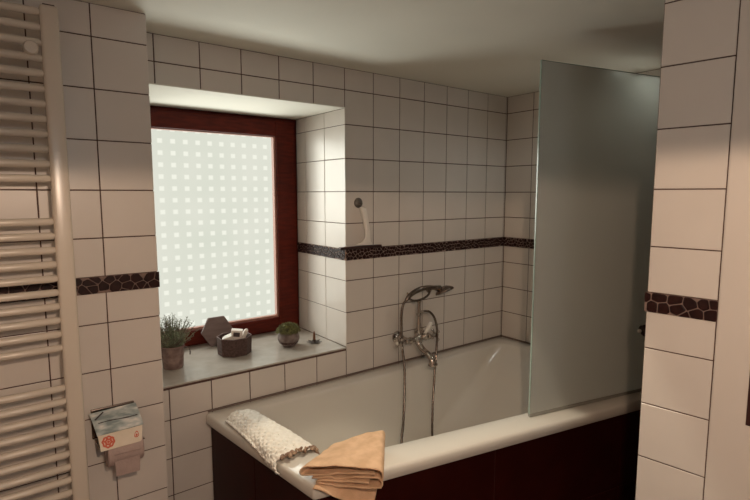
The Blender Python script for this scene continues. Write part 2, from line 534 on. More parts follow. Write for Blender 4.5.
# right wall piece with a slight skew, then the door
D0 = Vector((0.055, -1.339, 0)); DE = Vector((0.1264, -0.992, 0)).normalized(); DN = Vector((-DE.y * -1, 0, 0))
DN = Vector((DE.y, -DE.x, 0)).normalized()          # points to -x, into the room
if DN.x > 0: DN = -DN
def DP(s, off=0.0): return D0 + DE * s + DN * off
bm = bmesh.new()
p = [DP(0, -T), DP(0.160, -T), Vector((1.36, DP(0.160).y, 0)), Vector((1.36, -1.339, 0))]
prism(bm, [(q.x, q.y) for q in p], 0, CEIL + 0.2)
p = [DP(1.06, -T), DP(2.1, -T), Vector((1.36, DP(2.1).y, 0)), Vector((1.36, DP(1.06).y, 0))]
prism(bm, [(q.x, q.y) for q in p], 0, CEIL + 0.2)
p = [DP(0.160, -T), DP(1.06, -T), Vector((1.36, DP(1.06).y, 0)), Vector((1.36, DP(0.160).y, 0))]
prism(bm, [(q.x, q.y) for q in p], 2.03, CEIL + 0.2)
tiles(bm, DP(0), DE, (0, 0, 1), DN, [0, 0.158], ZR, band_skip, seed=15, gap=0.0032, th=0.003)
tiles(bm, (0.0, -1.339 , 0), (1, 0, 0), (0, 0, 1), (0, 1, 0), [0.055] + [0.143 + 0.1 * 0 + 0.162 * k for k in range(7)], ZR, None, seed=16)
struct(finish('wall_right', bm, [M['grout'], M['tile']]), 'cream tiled wall end between the bath screen and the door', 'wall')

for nm, lo, hi, mt_ in (('wall_far_left', (-2.3, -3.5, 0), (-2.0, 0.0, CEIL + 0.2), 'wallpaint'),
                        ('wall_front', (-2.3, -3.5, 0), (1.36, -3.3, CEIL + 0.2), 'wallpaint')):
    bm = bmesh.new(); box(bm, lo, hi); struct(finish(nm, bm, M[mt_]))
bm = bmesh.new(); box(bm, (-2.3, -3.5, -0.1), (1.36, 0.7, 0.0)); struct(finish('floor', bm, M['floor']), 'dark bathroom floor', 'floor')
bm = bmesh.new(); box(bm, (-2.3, -3.5, CEIL), (1.36, 0.0025, CEIL + 0.15)); struct(finish('ceiling', bm, M['plaster']), 'pale plaster ceiling', 'ceiling')

# pebble bands
struct(pebble_band('trim_1', (0.0, 0, 0), (1, 0, 0), (0, -1, 0), 1.140, seed=21, cell=0.019, grout=0.0026), 'dark pebble mosaic band on the window wall', 'trim')
struct(pebble_band('trim_2', (1.143, 0, 0), (0, -1, 0), (-1, 0, 0), 1.33, seed=22, cell=0.019, grout=0.0026), 'dark pebble mosaic band at the far end of the bath', 'trim')
struct(pebble_band('trim_3', (-2.0, -0.19, 0), (1, 0, 0), (0, -1, 0), 2.0 - 0.877 + 0.003, seed=23, cell=0.034), 'dark pebble mosaic band on the projecting left wall', 'trim')
struct(pebble_band('trim_4', DP(-0.004), DE, DN, 0.163, seed=29, cell=0.033), 'dark pebble mosaic band on the wall end beside the door', 'trim')
struct(pebble_band('trim_6', (0, 0.462, 0), (0, -1, 0), (-1, 0, 0), 0.462, seed=25, cell=0.019, grout=0.0026), 'pebble mosaic band inside the window recess', 'trim')

# ------------------------------------------------------------ sill slab
bm = bmesh.new()
box(bm, (OPX0, -0.004, OPZ0 - 0.007), (OPX1 - 0.0005, 0.50, OPZ0), 0, bevel=0.0012)
box(bm, (OPX0, -0.0005, OPZ0 - 0.0165), (OPX1 - 0.0005, 0.45, OPZ0 - 0.0072), 1)
sill = finish('window_sill', bm, [M['sill'], M['grout']])
struct(sill, 'grey stone window sill slab carrying the pots', 'window sill')
sill.name = 'trim_7'

# ------------------------------------------------------------ window
win = bpy.data.objects.new('window_1', None)
COL.objects.link(win)
win.location = (-0.44, 0.50, OPZ0)
struct(win, 'mahogany framed window with frosted dotted glass', 'window')
bm = bmesh.new()
fy0, fy1 = 0.463, 0.56
box(bm, (OPX0, fy0, OPZ0), (OPX0 + 0.055, fy1, OPZ1), bevel=0.003)
box(bm, (OPX1 - 0.045, fy0, OPZ0), (OPX1, fy1, OPZ1), bevel=0.003)
box(bm, (OPX0 + 0.055, fy0, OPZ1 - 0.030), (OPX1 - 0.045, fy1, OPZ1), bevel=0.003)
box(bm, (OPX0 + 0.055, fy0, OPZ0), (OPX1 - 0.045, fy1, OPZ0 + 0.022), bevel=0.003)
finish('outer_frame', bm, M['wood'], win)
GX0, GX1, GZ0, GZ1 = -0.772, -0.126, 0.882, 1.819
sy0, sy1 = 0.440, 0.50
bm = bmesh.new()
box(bm, (OPX0 + 0.035, sy0, OPZ0 + 0.012), (GX0, sy1, OPZ1 - 0.014), bevel=0.004)
box(bm, (GX1, sy0, OPZ0 + 0.012), (OPX1 - 0.022, sy1, OPZ1 - 0.014), bevel=0.004)
box(bm, (GX0, sy0, GZ1), (GX1, sy1, OPZ1 - 0.014), bevel=0.004)
box(bm, (GX0, sy0, OPZ0 + 0.012), (GX1, sy1, GZ0), bevel=0.004)
sash = finish('sash', bm, M['wood'], win)
bm = bmesh.new()
b_ = 0.010
box(bm, (GX0, 0.452, GZ0), (GX0 + b_, 0.476, GZ1))
box(bm, (GX1 - b_, 0.452, GZ0), (GX1, 0.476, GZ1))
box(bm, (GX0 + b_, 0.452, GZ1 - b_ * 0.5), (GX1 - b_, 0.476, GZ1))
box(bm, (GX0 + b_, 0.452, GZ0), (GX1 - b_, 0.476, GZ0 + b_))
finish('glazing_bead', bm, M['bead'], sash)
bm = bmesh.new()
vv = [bm.verts.new(q) for q in ((GX0, 0.478, GZ0), (GX1, 0.478, GZ0), (GX1, 0.478, GZ1), (GX0, 0.478, GZ1))]
bm.faces.new(vv)
finish('glass_pane', bm, M['pane'], sash)

# ------------------------------------------------------------ door at the right edge
door = bpy.data.objects.new('door_1', None)
COL.objects.link(door)
door.location = DP(0.6)
struct(door, 'cream painted door and frame at the right edge', 'door')
def dbox(bm, s0, s1, o0, o1, z0, z1, bevel=0.0, mi=0):
    b2 = bmesh.new()
    box(b2, (s0, o0, z0), (s1, o1, z1), mi, bevel)
    for v in b2.verts:
        q = DP(v.co.x, v.co.y); v.co = Vector((q.x, q.y, v.co.z))
    me = bpy.data.meshes.new('tmp'); b2.to_mesh(me); b2.free()
    bm.from_mesh(me); bpy.data.meshes.remove(me)
bm = bmesh.new()
dbox(bm, 0.1595, 0.285, -0.06, 0.006, 0, 2.06, 0.004)
dbox(bm, 0.96, 1.08, -0.06, 0.006, 0, 2.06, 0.004)
dbox(bm, 0.285, 0.96, -0.06, 0.006, 1.98, 2.06, 0.004)
finish('door_frame', bm, M['door'], door)
bm = bmesh.new()
dbox(bm, 0.287, 0.958, -0.055, -0.012, 0.005, 1.978, 0.003)
finish('door_leaf', bm, M['door'], door)
bm = bmesh.new()
dbox(bm, 0.232, 0.262, 0.006, 0.0085, 0.985, 1.174, 0.0)
pl = finish('lock_plate', bm, M['lockplate'], door)
pm = pl.modifiers.new('b', 'BEVEL'); pm.width = 0.006; pm.segments = 3
bm = bmesh.new()
dbox(bm, 0.241, 0.253, 0.0085, 0.0092, 1.100, 1.140)
dbox(bm, 0.241, 0.253, 0.0085, 0.0092, 1.035, 1.060)
finish('latch_slot', bm, M['rubber'], pl).location = (0, 0, 0)

# ------------------------------------------------------------ bathtub
def rquad(c, radii, z, n=7):
    """rounded quad; c: 4 corners ccw from above; returns loop"""
    out = []
    for i in range(4):
        p0 = Vector(c[i - 1]); p1 = Vector(c[i]); p2 = Vector(c[(i + 1) % 4])
        a = (p0 - p1).normalized(); b = (p2 - p1).normalized()
        ang = a.angle(b)
        r = radii[i] if isinstance(radii, (list, tuple)) else radii
        d = r / math.tan(ang / 2)
        s = p1 + a * d; e = p1 + b * d
        cc = p1 + (a + b).normalized() * (r / math.sin(ang / 2))
        for k in range(n):
            t = k / (n - 1)
            q = (s - cc).lerp(e - cc, t)
            q = q.normalized() * r + cc
            out.append(Vector((q.x, q.y, z)))
    return out
RIM = 0.661
def front_y(x): return -0.712 - 0.1942 * (x + 0.597)
OUT = [(-0.680, -0.003), (-0.597, -0.712), (1.140, front_y(1.140)), (1.140, -0.003)]
OUT2 = OUT
def shrink(c, d):
    cen = Vector((sum(p[0] for p in c) / 4, sum(p[1] for p in c) / 4))
    res = []
    for i in range(4):
        p0 = Vector(c[i - 1]); p1 = Vector(c[i]); p2 = Vector(c[(i + 1) % 4])
        e1 = (p1 - p0).normalized(); e2 = (p2 - p1).normalized()
        n1 = Vector((-e1.y, e1.x)); n2 = Vector((-e2.y, e2.x))
        k = 1 + n1.dot(n2)
        res.append(tuple(p1 + (n1 + n2) / k * d))
    return res
IN = [(-0.548, -0.080), (-0.478, -0.612), (1.05, front_y(1.05) + 0.112), (1.05, -0.085)]
BOT = [(-0.47, -0.112), (-0.41, -0.575), (0.50, -0.72), (0.50, -0.115)]
def lerpq(A, B, t, tr=None):
    o = []
    for i in range(4):
        tt = tr if (tr is not None and i in (2, 3)) else t
        o.append((A[i][0] * (1 - tt) + B[i][0] * tt, A[i][1] * (1 - t) + B[i][1] * t))
    return o
tub = thing('bathtub', 'cream enamel bathtub with dark brown tiled apron under the window', 'bathtub', (0.2, -0.4, 0))
bm = bmesh.new()
L = []
L.append(rquad(shrink(OUT, 0.022), 0.006, RIM - 0.042))
L.append(rquad(shrink(OUT, 0.003), 0.010, RIM - 0.044))
L.append(rquad(OUT, 0.012, RIM - 0.040))
L.append(rquad(OUT, 0.012, RIM - 0.012))
L.append(rquad(shrink(OUT, 0.003), 0.012, RIM - 0.004))
L.append(rquad(shrink(OUT, 0.010), 0.012, RIM))
L.append(rquad(IN, [0.06, 0.07, 0.07, 0.07], RIM - 0.001))
L.append(rquad(shrink(IN, 0.006), [0.06, 0.07, 0.07, 0.07], RIM - 0.005))
L.append(rquad(shrink(IN, 0.010), [0.06, 0.07, 0.07, 0.08], RIM - 0.016))
Q = shrink(IN, 0.012)
for t, zz in ((0.15, 0.60), (0.35, 0.51), (0.55, 0.42), (0.75, 0.33), (0.90, 0.27), (0.98, 0.245)):
    L.append(rquad(lerpq(Q, BOT, t), 0.07 + 0.06 * t, zz))
L.append(rquad(shrink(BOT, 0.03), 0.10, 0.232))
L.append(rquad(shrink(BOT, 0.10), 0.06, 0.228))
loft(bm, L, 0, False, True)
finish('basin', bm, M['enamel'], tub, smooth=True, angle=50)
# apron
bm = bmesh.new()
AP = shrink(OUT, 0.018)
prism(bm, [AP[0], (AP[0][0] + 0.02, AP[0][1]), (AP[1][0] + 0.022, AP[1][1] + 0.018), (AP[2][0], AP[2][1] + 0.018), AP[2], AP[1]], 0.0, RIM - 0.043)
a_ = Vector((AP[1][0], AP[1][1], 0)); b_2 = Vector((AP[2][0], AP[2][1], 0)); fu = (b_2 - a_).normalized(); fn = Vector((fu.y, -fu.x, 0))
Lf = (b_2 - a_).length
x0 = 0.682
tiles(bm, a_ + fn * 0.004, fu, (0, 0, 1), fn, [0.0, x0 - 0.67 + 0.0, x0, x0 + 0.667, Lf], [0.0, 0.289, RIM - 0.046], seed=31, gap=0.003)
c_ = Vector((AP[0][0], AP[0][1], 0)); lu = (a_ - c_).normalized(); ln = Vector((lu.y, -lu.x, 0))
if ln.x > 0: ln = -ln
tiles(bm, c_ + ln * 0.004, lu, (0, 0, 1), ln, [0.0, 0.33, (a_ - c_).length], [0.0, 0.289, RIM - 0.046], seed=32, gap=0.003)
finish('tiled_apron', bm, [M['panel_grout'], M['panel']], tub)
bm = bmesh.new()
lathe(bm, [(0.0, 0.0), (0.032, 0.0), (0.034, -0.003), (0.0, -0.006)], (0.30, -0.42, 0.236), seed if False else (0, 0, 1), 24)
finish('drain', bm, M['chrome'], tub, smooth=True, angle=40)
bm = bmesh.new()
box(bm, (-0.668, -0.0065, RIM - 0.001), (1.138, -0.0005, RIM + 0.0055), bevel=0.001)
box(bm, (1.1345, -1.02, RIM - 0.001), (1.1415, -0.0065, RIM + 0.0055), bevel=0.001)
finish('sealing_joint', bm, M['seal'], tub)

# ------------------------------------------------------------ glass screen
G0 = Vector((0.317, -0.805, 0)); G1 = Vector((0.935, -0.941, 0)); GU = (G1 - G0).normalized(); GN = Vector((GU.y, -GU.x, 0))
GL = (1.136 - G0.x) / GU.x
scr = thing('shower_screen', 'tall satin green glass screen standing on the front tub rim', 'shower screen', tuple(G0 + Vector((0, 0, RIM))))
def gbox(bm, s0, s1, o0, o1, z0, z1, bevel=0.0):
    b2 = bmesh.new()
    box(b2, (s0, o0, z0), (s1, o1, z1), 0, bevel)
    for v in b2.verts:
        q = G0 + GU * v.co.x + GN * v.co.y; v.co = Vector((q.x, q.y, v.co.z))
    me = bpy.data.meshes.new('tmp'); b2.to_mesh(me); b2.free()
    bm.from_mesh(me); bpy.data.meshes.remove(me)
bm = bmesh.new(); gbox(bm, 0, GL, -0.003, 0.003, RIM + 0.012, 2.006)
finish('glass_panel', bm, M['satin'], scr)
bm = bmesh.new()
gbox(bm, -0.0022, 0.0, -0.0034, 0.0034, RIM + 0.012, 2.0082)
gbox(bm, 0.0, GL, -0.0034, 0.0034, 2.006, 2.0082)
finish('polished_edge', bm, M['glass_edge'], scr)
bm = bmesh.new(); gbox(bm, -0.002, GL, -0.006, 0.006, RIM + 0.0005, RIM + 0.014, 0.002)
finish('sealing_strip', bm, M['strip'], scr)
bm = bmesh.new(); gbox(bm, GL - 0.018, GL + 0.004, -0.012, 0.012, RIM + 0.02, 2.0, 0.003)
finish('wall_profile', bm, M['chrome'], scr)
kc = G0 + GU * 0.604 + Vector((0, 0, 0.945))
bm = bmesh.new()
lathe(bm, [(0.0, 0.003), (0.016, 0.003), (0.018, 0.012), (0.024, 0.020), (0.029, 0.032), (0.026, 0.044), (0.015, 0.050), (0.0, 0.051)], kc, GN, 24)
kn = finish('door_knob', bm, M['rubber'], scr, smooth=True)
bm = bmesh.new()
lathe(bm, [(0.0, 0.0), (0.007, 0.002), (0.009, 0.008), (0.007, 0.014), (0.0, 0.016)], kc - GU * 0.026 + GN * 0.020, (-GU + GN * 0.3), 16)
finish('highlight_tip', bm, M['white_plastic'], kn, smooth=True).location = (0, 0, 0)  # white colour stands in for the bright highlight on the chrome tip
kn_children = True

# ------------------------------------------------------------ towel radiator
rad = thing('towel_radiator', 'cream towel radiator with round bars on the left wall', 'towel radiator', (-1.4, -0.28, 0.3))
for x in (-1.148, -1.652):
    bm = bmesh.new()
    box(bm, (x - 0.022, -0.304, 0.235), (x + 0.022, -0.266, 2.028), bevel=0.009, seg=4)
    finish('column', bm, M['radiator'], rad, smooth=True, angle=35)
    bm = bmesh.new()
    box(bm, (x - 0.014, -0.297, 2.027), (x + 0.014, -0.273, 2.031), bevel=0.0015)
    finish('end_cap', bm, M['lockplate'], rad)
zt = [2.008 - 0.04 * k for k in range(12)] + [1.450 - 0.04 * k for k in range(10)] + [0.971 - 0.04 * k for k in range(17)]
for z in zt:
    bm = bmesh.new()
    xa, xb = -1.636, -1.168
    pts = [(xa, -0.286, z), (xa + 0.012, -0.291, z)] + [(xa + 0.012 + (xb - xa - 0.024) * k / 4, -0.293, z) for k in range(1, 4)] + [(xb - 0.012, -0.291, z), (xb, -0.286, z)]
    tube(bm, pts, [0.009, 0.0104, 0.0106, 0.0106, 0.0106, 0.0104, 0.0085], 14)
    finish('heating_bar', bm, M['radiator'], rad, smooth=True, angle=60)
for x in (-1.195, -1.605):
    for z in (1.908, 0.45):
        bm = bmesh.new()
        lathe(bm, [(0.010, 0.0), (0.010, 0.085), (0.0165, 0.088), (0.0175, 0.092), (0.0175, 0.122), (0.015, 0.127), (0.0, 0.1275)], (x, -0.1908, z), (0, -1, 0), 28)
        finish('wall_bracket', bm, M['radiator'], rad, smooth=True, angle=40)

# ------------------------------------------------------------ bath mixer tap
tap = thing('bath_mixer_tap', 'old-fashioned chrome mixer tap on the tiled wall above the tub', 'tap', (0.385, 0.0, 0.80))
YB = -0.08
for x in (0.310, 0.460):
    bm = bmesh.new()
    lathe(bm, [(0.0, 0.0), (0.030, 0.0), (0.0315, 0.003), (0.030, 0.008), (0.018, 0.013), (0.013, 0.018), (0.013, 0.030), (0.017, 0.033), (0.017, 0.045), (0.013, 0.048), (0.013, 0.078), (0.0, 0.080)], (x, 0.0, 0.800), (0, -1, 0), 28)
    finish('wall_union', bm, M['chrome'], tap, smooth=True, angle=35)
bm = bmesh.new()
lathe(bm, [(0.0, 0), (0.012, 0), (0.016, 0.004), (0.016, 0.016), (0.012, 0.020), (0.015, 0.028), (0.018, 0.036), (0.014, 0.046), (0.012, 0.060), (0.014, 0.066), (0.021, 0.074), (0.024, 0.086),
           (0.021, 0.098), (0.014, 0.106), (0.012, 0.112), (0.014, 0.126), (0.018, 0.136), (0.015, 0.144), (0.012, 0.152), (0.016, 0.156), (0.016, 0.168), (0.012, 0.172), (0.0, 0.172)],
      (0.299, YB, 0.795), (1, 0, 0), 24)
finish('mixer_body', bm, M['chrome'], tap, smooth=True, angle=40)
for sx, x in ((-1, 0.299), (1, 0.471)):
    bm = bmesh.new()
    lathe(bm, [(0.0, 0), (0.009, 0), (0.008, 0.020), (0.013, 0.026), (0.015, 0.034), (0.012, 0.044), (0.010, 0.050), (0.0, 0.053)], (x, YB, 0.795), (sx, 0, 0), 20)
    cx = x + sx * 0.036
    for k in range(4):
        a = PI / 4 + k * PI / 2
        d = Vector((0, math.cos(a), math.sin(a)))
        c = Vector((cx, YB, 0.795))
        tube(bm, [c + d * 0.006, c + d * 0.018, c + d * 0.024, c + d * 0.030, c + d * 0.034, c + d * 0.036], [0.0055, 0.005, 0.006, 0.0085, 0.007, 0.003], 12)
    h = finish('cross_handle', bm, M['chrome'], tap, smooth=True, angle=50)
    bm = bmesh.new()
    lathe(bm, [(0.0, 0), (0.009, 0), (0.009, 0.002), (0.006, 0.004), (0, 0.0045)], (x + sx * 0.051, YB, 0.795), (sx, 0, 0), 18)
    finish('porcelain_button', bm, M['porcelain'], h, smooth=True, angle=40).location = (0, 0, 0)
# spout
bm = bmesh.new()
sp_ = catmull([(0.385, YB, 0.790), (0.385, YB - 0.012, 0.766), (0.385, YB - 0.040, 0.747), (0.385, YB - 0.078, 0.733), (0.385, YB - 0.103, 0.715), (0.385, YB - 0.110, 0.690)], 6)
tube(bm, sp_, [0.019, 0.0165, 0.0145, 0.015, 0.017, 0.019], 18)
lathe(bm, [(0.014, 0.0), (0.0235, 0.0), (0.0245, -0.005), (0.021, -0.010), (0.013, -0.009)], (0.385, YB - 0.1105, 0.6925), (0, 0.1, 1), 22)
lathe(bm, [(0.016, 0.0), (0.019, 0.003), (0.016, 0.007)], (0.385, YB - 0.004, 0.772), (0, 0.4, 1), 20)
finish('spout', bm, M['chrome'], tap, smooth=True, angle=45)
# riser post with turned rings
bm = bmesh.new()
lathe(bm, [(0.0, 0), (0.016, 0.0), (0.017, 0.010), (0.010, 0.016), (0.0095, 0.024), (0.012, 0.028), (0.012, 0.034), (0.0115, 0.038), (0.011, 0.056), (0.011, 0.059), (0.011, 0.064), (0.010, 0.070),
           (0.009, 0.105), (0.0125, 0.108), (0.0125, 0.116), (0.009, 0.120), (0.0085, 0.172), (0.012, 0.176), (0.012, 0.182), (0.008, 0.186), (0, 0.186)], (0.390, YB, 0.808), (0, 0, 1), 22)
lathe(bm, [(0.0, 0), (0.006, 0.0), (0.006, 0.010), (0.008, 0.012), (0.008, 0.020), (0.0, 0.021)], (0.393, YB - 0.002, 0.932), (1, -0.15, 0.05), 16)
finish('riser_post', bm, M['chrome'], tap, smooth=True, angle=40)
# cradle: an oval ring of two forks
bm = bmesh.new()
ring = []
for k in range(25):
    a = 2 * PI * k / 24
    ring.append(Vector((0.388 + 0.068 * math.cos(a), YB - 0.005, 1.022 + 0.026 * math.sin(a) + 0.006 * math.cos(a))))
tube(bm, ring, 0.0058, 10, cap=False)
for x in (0.325, 0.452):
    z = 1.026 if x < 0.4 else 1.034
    tube(bm, catmull([(x, YB - 0.022, z + 0.012), (x, YB - 0.016, z), (x, YB - 0.004, z - 0.006), (x, YB + 0.010, z), (x, YB + 0.016, z + 0.012)], 5), 0.004, 10)
finish('cradle', bm, M['chrome_dark'], tap, smooth=True, angle=50)
# diverter lever with white handle
bm = bmesh.new()
lathe(bm, [(0.0, 0), (0.010, 0.0), (0.012, 0.008), (0.009, 0.018), (0.006, 0.024), (0, 0.024)], (0.405, YB - 0.012, 0.802), (0.4, -0.6, 0.6), 18)
dv = finish('diverter', bm, M['chrome'], tap, smooth=True, angle=40)
bm = bmesh.new()
tube(bm, [(0.417, -0.098, 0.822), (0.421, -0.099, 0.828), (0.431, -0.1, 0.842), (0.447, -0.1, 0.860), (0.456, -0.1, 0.870), (0.460, -0.1, 0.874)], [0.006, 0.0085, 0.0105, 0.012, 0.0105, 0.005], 16)
finish('porcelain_lever', bm, M['porcelain'], dv, smooth=True, angle=60).location = (0, 0, 0)

# handset lying in the cradle
hs = thing('hand_shower', 'chrome telephone-style shower handset lying on the tap cradle', 'shower handset', (0.42, -0.09, 1.03))
bm = bmesh.new()
hp = catmull([(0.302, YB - 0.002, 1.004), (0.318, YB - 0.004, 1.022), (0.350, YB - 0.006, 1.040), (0.395, YB - 0.008, 1.052), (0.440, YB - 0.010, 1.054), (0.480, YB - 0.012, 1.049), (0.520, YB - 0.014, 1.041)], 6)
tube(bm, hp, [0.009, 0.011, 0.0125, 0.0135, 0.0125, 0.012, 0.017], 16)
finish('handle', bm, M['chrome_dark'], hs, smooth=True, angle=60)
bm = bmesh.new()
hd_ax = Vector((0.16, -0.42, -0.90)).normalized()
hc = Vector((0.548, YB - 0.018, 1.032))
lathe(bm, [(0.0, -0.020), (0.018, -0.018), (0.034, -0.010), (0.048, 0.0), (0.052, 0.008), (0.050, 0.013), (0.044, 0.014)], hc, hd_ax, 30, 0, True, False)
hh = finish('shower_head', bm, M['chrome_dark'], hs, smooth=True, angle=50)
bm = bmesh.new()
lathe(bm, [(0.0, 0.0155), (0.036, 0.0155), (0.0445, 0.0135)], hc, hd_ax, 30, 0, True, True)
finish('spray_face', bm, M['bronze'], hh, smooth=True, angle=40).location = (0, 0, 0)

# hose
hose = bmesh.new()
hpts = catmull([(0.302, -0.082, 1.004), (0.284, -0.084, 0.990), (0.272, -0.086, 0.955), (0.268, -0.088, 0.90), (0.270, -0.092, 0.785), (0.262, -0.12, 0.68), (0.238, -0.150, 0.575), (0.196, -0.192, 0.45), (0.140, -0.25, 0.352),
                (0.150, -0.33, 0.268), (0.235, -0.37, 0.250), (0.310, -0.32, 0.262), (0.348, -0.235, 0.325), (0.400, -0.178, 0.44), (0.432, -0.150, 0.53), (0.460, -0.128, 0.625), (0.492, -0.106, 0.735),
                (0.500, -0.100, 0.826), (0.481, -0.098, 0.893), (0.446, -0.094, 0.930), (0.412, -0.083, 0.934)], 10)
n_ = len(hpts)
tube(hose, hpts, [0.0064 if i % 2 else 0.0054 for i in range(n_)], 10)
o = finish('shower_hose', hose, M['chrome_dark'], smooth=True, angle=80)
tag(o, 'ribbed chrome hose hanging from the shower handset into the tub', 'hose')

# ------------------------------------------------------------ squeegee on the band ledge
sq = thing('squeegee', 'white handled squeegee standing on the pebble band right of the window', 'squeegee', (0.08, -0.02, 1.275))
bm = bmesh.new()
box(bm, (-0.046, -0.030, 1.2775), (0.190, -0.010, 1.2845), bevel=0.002)
finish('blade_holder', bm, M['lockplate'], sq)
bm = bmesh.new()
box(bm, (-0.046, -0.024, 1.2705), (0.196, -0.018, 1.2785), bevel=0.0008)
finish('rubber_blade', bm, M['rubber'], sq)
bm = bmesh.new()
loops = []
for (x, y, z, w, dpt) in [(0.088, -0.022, 1.289, 0.046, 0.010), (0.092, -0.022, 1.294, 0.042, 0.010), (0.101, -0.025, 1.303, 0.024, 0.010), (0.106, -0.028, 1.320, 0.013, 0.010), (0.104, -0.030, 1.350, 0.012, 0.010),
                          (0.097, -0.030, 1.385, 0.013, 0.010), (0.089, -0.029, 1.420, 0.0145, 0.011), (0.082, -0.028, 1.450, 0.016, 0.012), (0.079, -0.027, 1.463, 0.0155, 0.011), (0.0785, -0.027, 1.466, 0.012, 0.008)]:
    loops.append([Vector((x + w * math.copysign(abs(math.cos(a)) ** 0.6, math.cos(a)), y + dpt * math.copysign(abs(math.sin(a)) ** 0.6, math.sin(a)), z)) for a in [2 * PI * k / 16 for k in range(16)]])
loft(bm, loops, 0, True, True)
finish('handle', bm, M['white_plastic'], sq, smooth=True, angle=50)
bm = bmesh.new()
lathe(bm, [(0.0, 0), (0.024, 0.0), (0.023, 0.003), (0.015, 0.008), (0.009, 0.012), (0.0, 0.013)], (0.072, -0.001, 1.486), (0, -1, 0), 26)
tube(bm, catmull([(0.072, -0.012, 1.486), (0.072, -0.018, 1.480), (0.074, -0.026, 1.476), (0.075, -0.028, 1.488)], 4), 0.0025, 8)
o = finish('suction_hook', bm, M['rubber_grey'], smooth=True, angle=40)
tag(o, 'small grey suction hook on the tile above the squeegee', 'hook')

# ------------------------------------------------------------ toilet roll holder
th_ = thing('toilet_roll_holder', 'toilet roll holder with printed lid on the wall beside the radiator', 'toilet roll holder', (-1.03, -0.19, 0.80))
bm = bmesh.new()
box(bm, (-1.098, -0.198, 0.755), (-0.972, -0.189, 0.850), bevel=0.002)
finish('back_plate', bm, M['chrome_dark'], th_)
def quad_slab(bm, q, thick, mi=0, nu=8, nv=4, bulge=0.0):
    q = [Vector(p) for p in q]
    nrm = (q[1] - q[0]).cross(q[3] - q[0]).normalized()
    if nrm.y > 0: nrm = -nrm
    top = []; 
    for j in range(nv + 1):
        row = []
        for i in range(nu + 1):
            s, t = i / nu, j / nv
            p = (q[0] * (1 - s) + q[1] * s) * (1 - t) + (q[3] * (1 - s) + q[2] * s) * t
            row.append(p + nrm * bulge * math.sin(PI * t))
        top.append(row)
    A = [[bm.verts.new(p) for p in r] for r in top]
    B = [[bm.verts.new(p - nrm * thick) for p in r] for r in top]
    for j in range(nv):
        for i in range(nu):
            bm.faces.new((A[j][i], A[j][i + 1], A[j + 1][i + 1], A[j + 1][i])).material_index = mi
            bm.faces.new((B[j][i], B[j + 1][i], B[j + 1][i + 1], B[j][i + 1])).material_index = mi
    for i in range(nu):
        bm.faces.new((A[0][i], B[0][i], B[0][i + 1], A[0][i + 1])).material_index = mi
        bm.faces.new((A[nv][i], A[nv][i + 1], B[nv][i + 1], B[nv][i])).material_index = mi
    for j in range(nv):
        bm.faces.new((A[j][0], A[j + 1][0], B[j + 1][0], B[j][0])).material_index = mi
        bm.faces.new((A[j][nu], B[j][nu], B[j + 1][nu], A[j + 1][nu])).material_index = mi
LQ = [(-1.105, -0.212, 0.846), (-0.970, -0.204, 0.847), (-0.962, -0.270, 0.796), (-1.095, -0.282, 0.799)]
bm = bmesh.new(); quad_slab(bm, LQ, 0.003, bulge=0.004)
lid = finish('lid', bm, M['picture'], th_, smooth=True, angle=30)
def on_quad(q, s, t, off):
    q = [Vector(p) for p in q]
    nrm = (q[1] - q[0]).cross(q[3] - q[0]).normalized()
    if nrm.y > 0: nrm = -nrm
    return (q[0] * (1 - s) + q[1] * s) * (1 - t) + (q[3] * (1 - s) + q[2] * s) * t + nrm * off
# dark shoreline streak on the print
bm = bmesh.new()
rr = random.Random(4)
lp = []
for i in range(25):
    s = 0.10 + 0.84 * i / 24
    t = 0.56 - 0.03 * math.sin(s * 6) 
    w = 0.016 + 0.020 * abs(math.sin(s * 11)) * rr.random()
    b = 0.0044 * math.sin(PI * t) 
    lp.append([on_quad(LQ, s, t - w, b), on_quad(LQ, s, t + w * 0.6, b), on_quad(LQ, s, t + w * 0.6, b + 0.0006), on_quad(LQ, s, t - w, b + 0.0006)])
loft(bm, lp, 0, True, True)
lp = [[on_quad(LQ, s, t - 0.02, b_), on_quad(LQ, s + 0.02, t + 0.02, b_), on_quad(LQ, s + 0.02, t + 0.02, b_ + 0.0005), on_quad(LQ, s, t - 0.02, b_ + 0.0005)] for s, t, b_ in ((0.05, 0.36, 0.0040), (0.16, 0.22, 0.0029), (0.27, 0.08, 0.0014))]
loft(bm, lp, 0, True, True)
finish('dark_shoreline', bm, M['darkink'], lid).location = (0, 0, 0)
CQ = [(-1.094, -0.283, 0.798), (-0.966, -0.271, 0.794), (-0.976, -0.300, 0.755), (-1.092, -0.312, 0.760)]
bm = bmesh.new(); quad_slab(bm, CQ, 0.003, bulge=0.003)
card = finish('cream_front_flap', bm, M['card'], th_, smooth=True, angle=30)
# red rosette and small emblem printed on the flap
bm = bmesh.new()
def disc(bm, q, s0, t0, rs, rt, lift, wob=0.0, k=24, lobes=0, inner=0.0):
    O = []; I = []
    for i in range(k):
        a = 2 * PI * i / k
        f = 1 + wob * math.sin(lobes * a)
        for lst, sc in ((O, 1.0), (I, inner)):
            s = s0 + rs * sc * f * math.cos(a); t = t0 + rt * sc * f * math.sin(a)
            lst.append(on_quad(q, s, t, lift + 0.0031 * math.sin(PI * t)))
    O = [bm.verts.new(p) for p in O]
    if inner <= 0: bm.faces.new(O)
    else:
        I = [bm.verts.new(p) for p in I]
        for i in range(k): bm.faces.new((O[i], O[(i + 1) % k], I[(i + 1) % k], I[i]))
disc(bm, CQ, 0.20, 0.52, 0.15, 0.38, 0.0006, 0.06, 32, 8, 0.70)
disc(bm, CQ, 0.20, 0.52, 0.095, 0.24, 0.0007, 0.16, 32, 6, 0.42)
disc(bm, CQ, 0.20, 0.52, 0.032, 0.08, 0.0007, 0.0, 16)
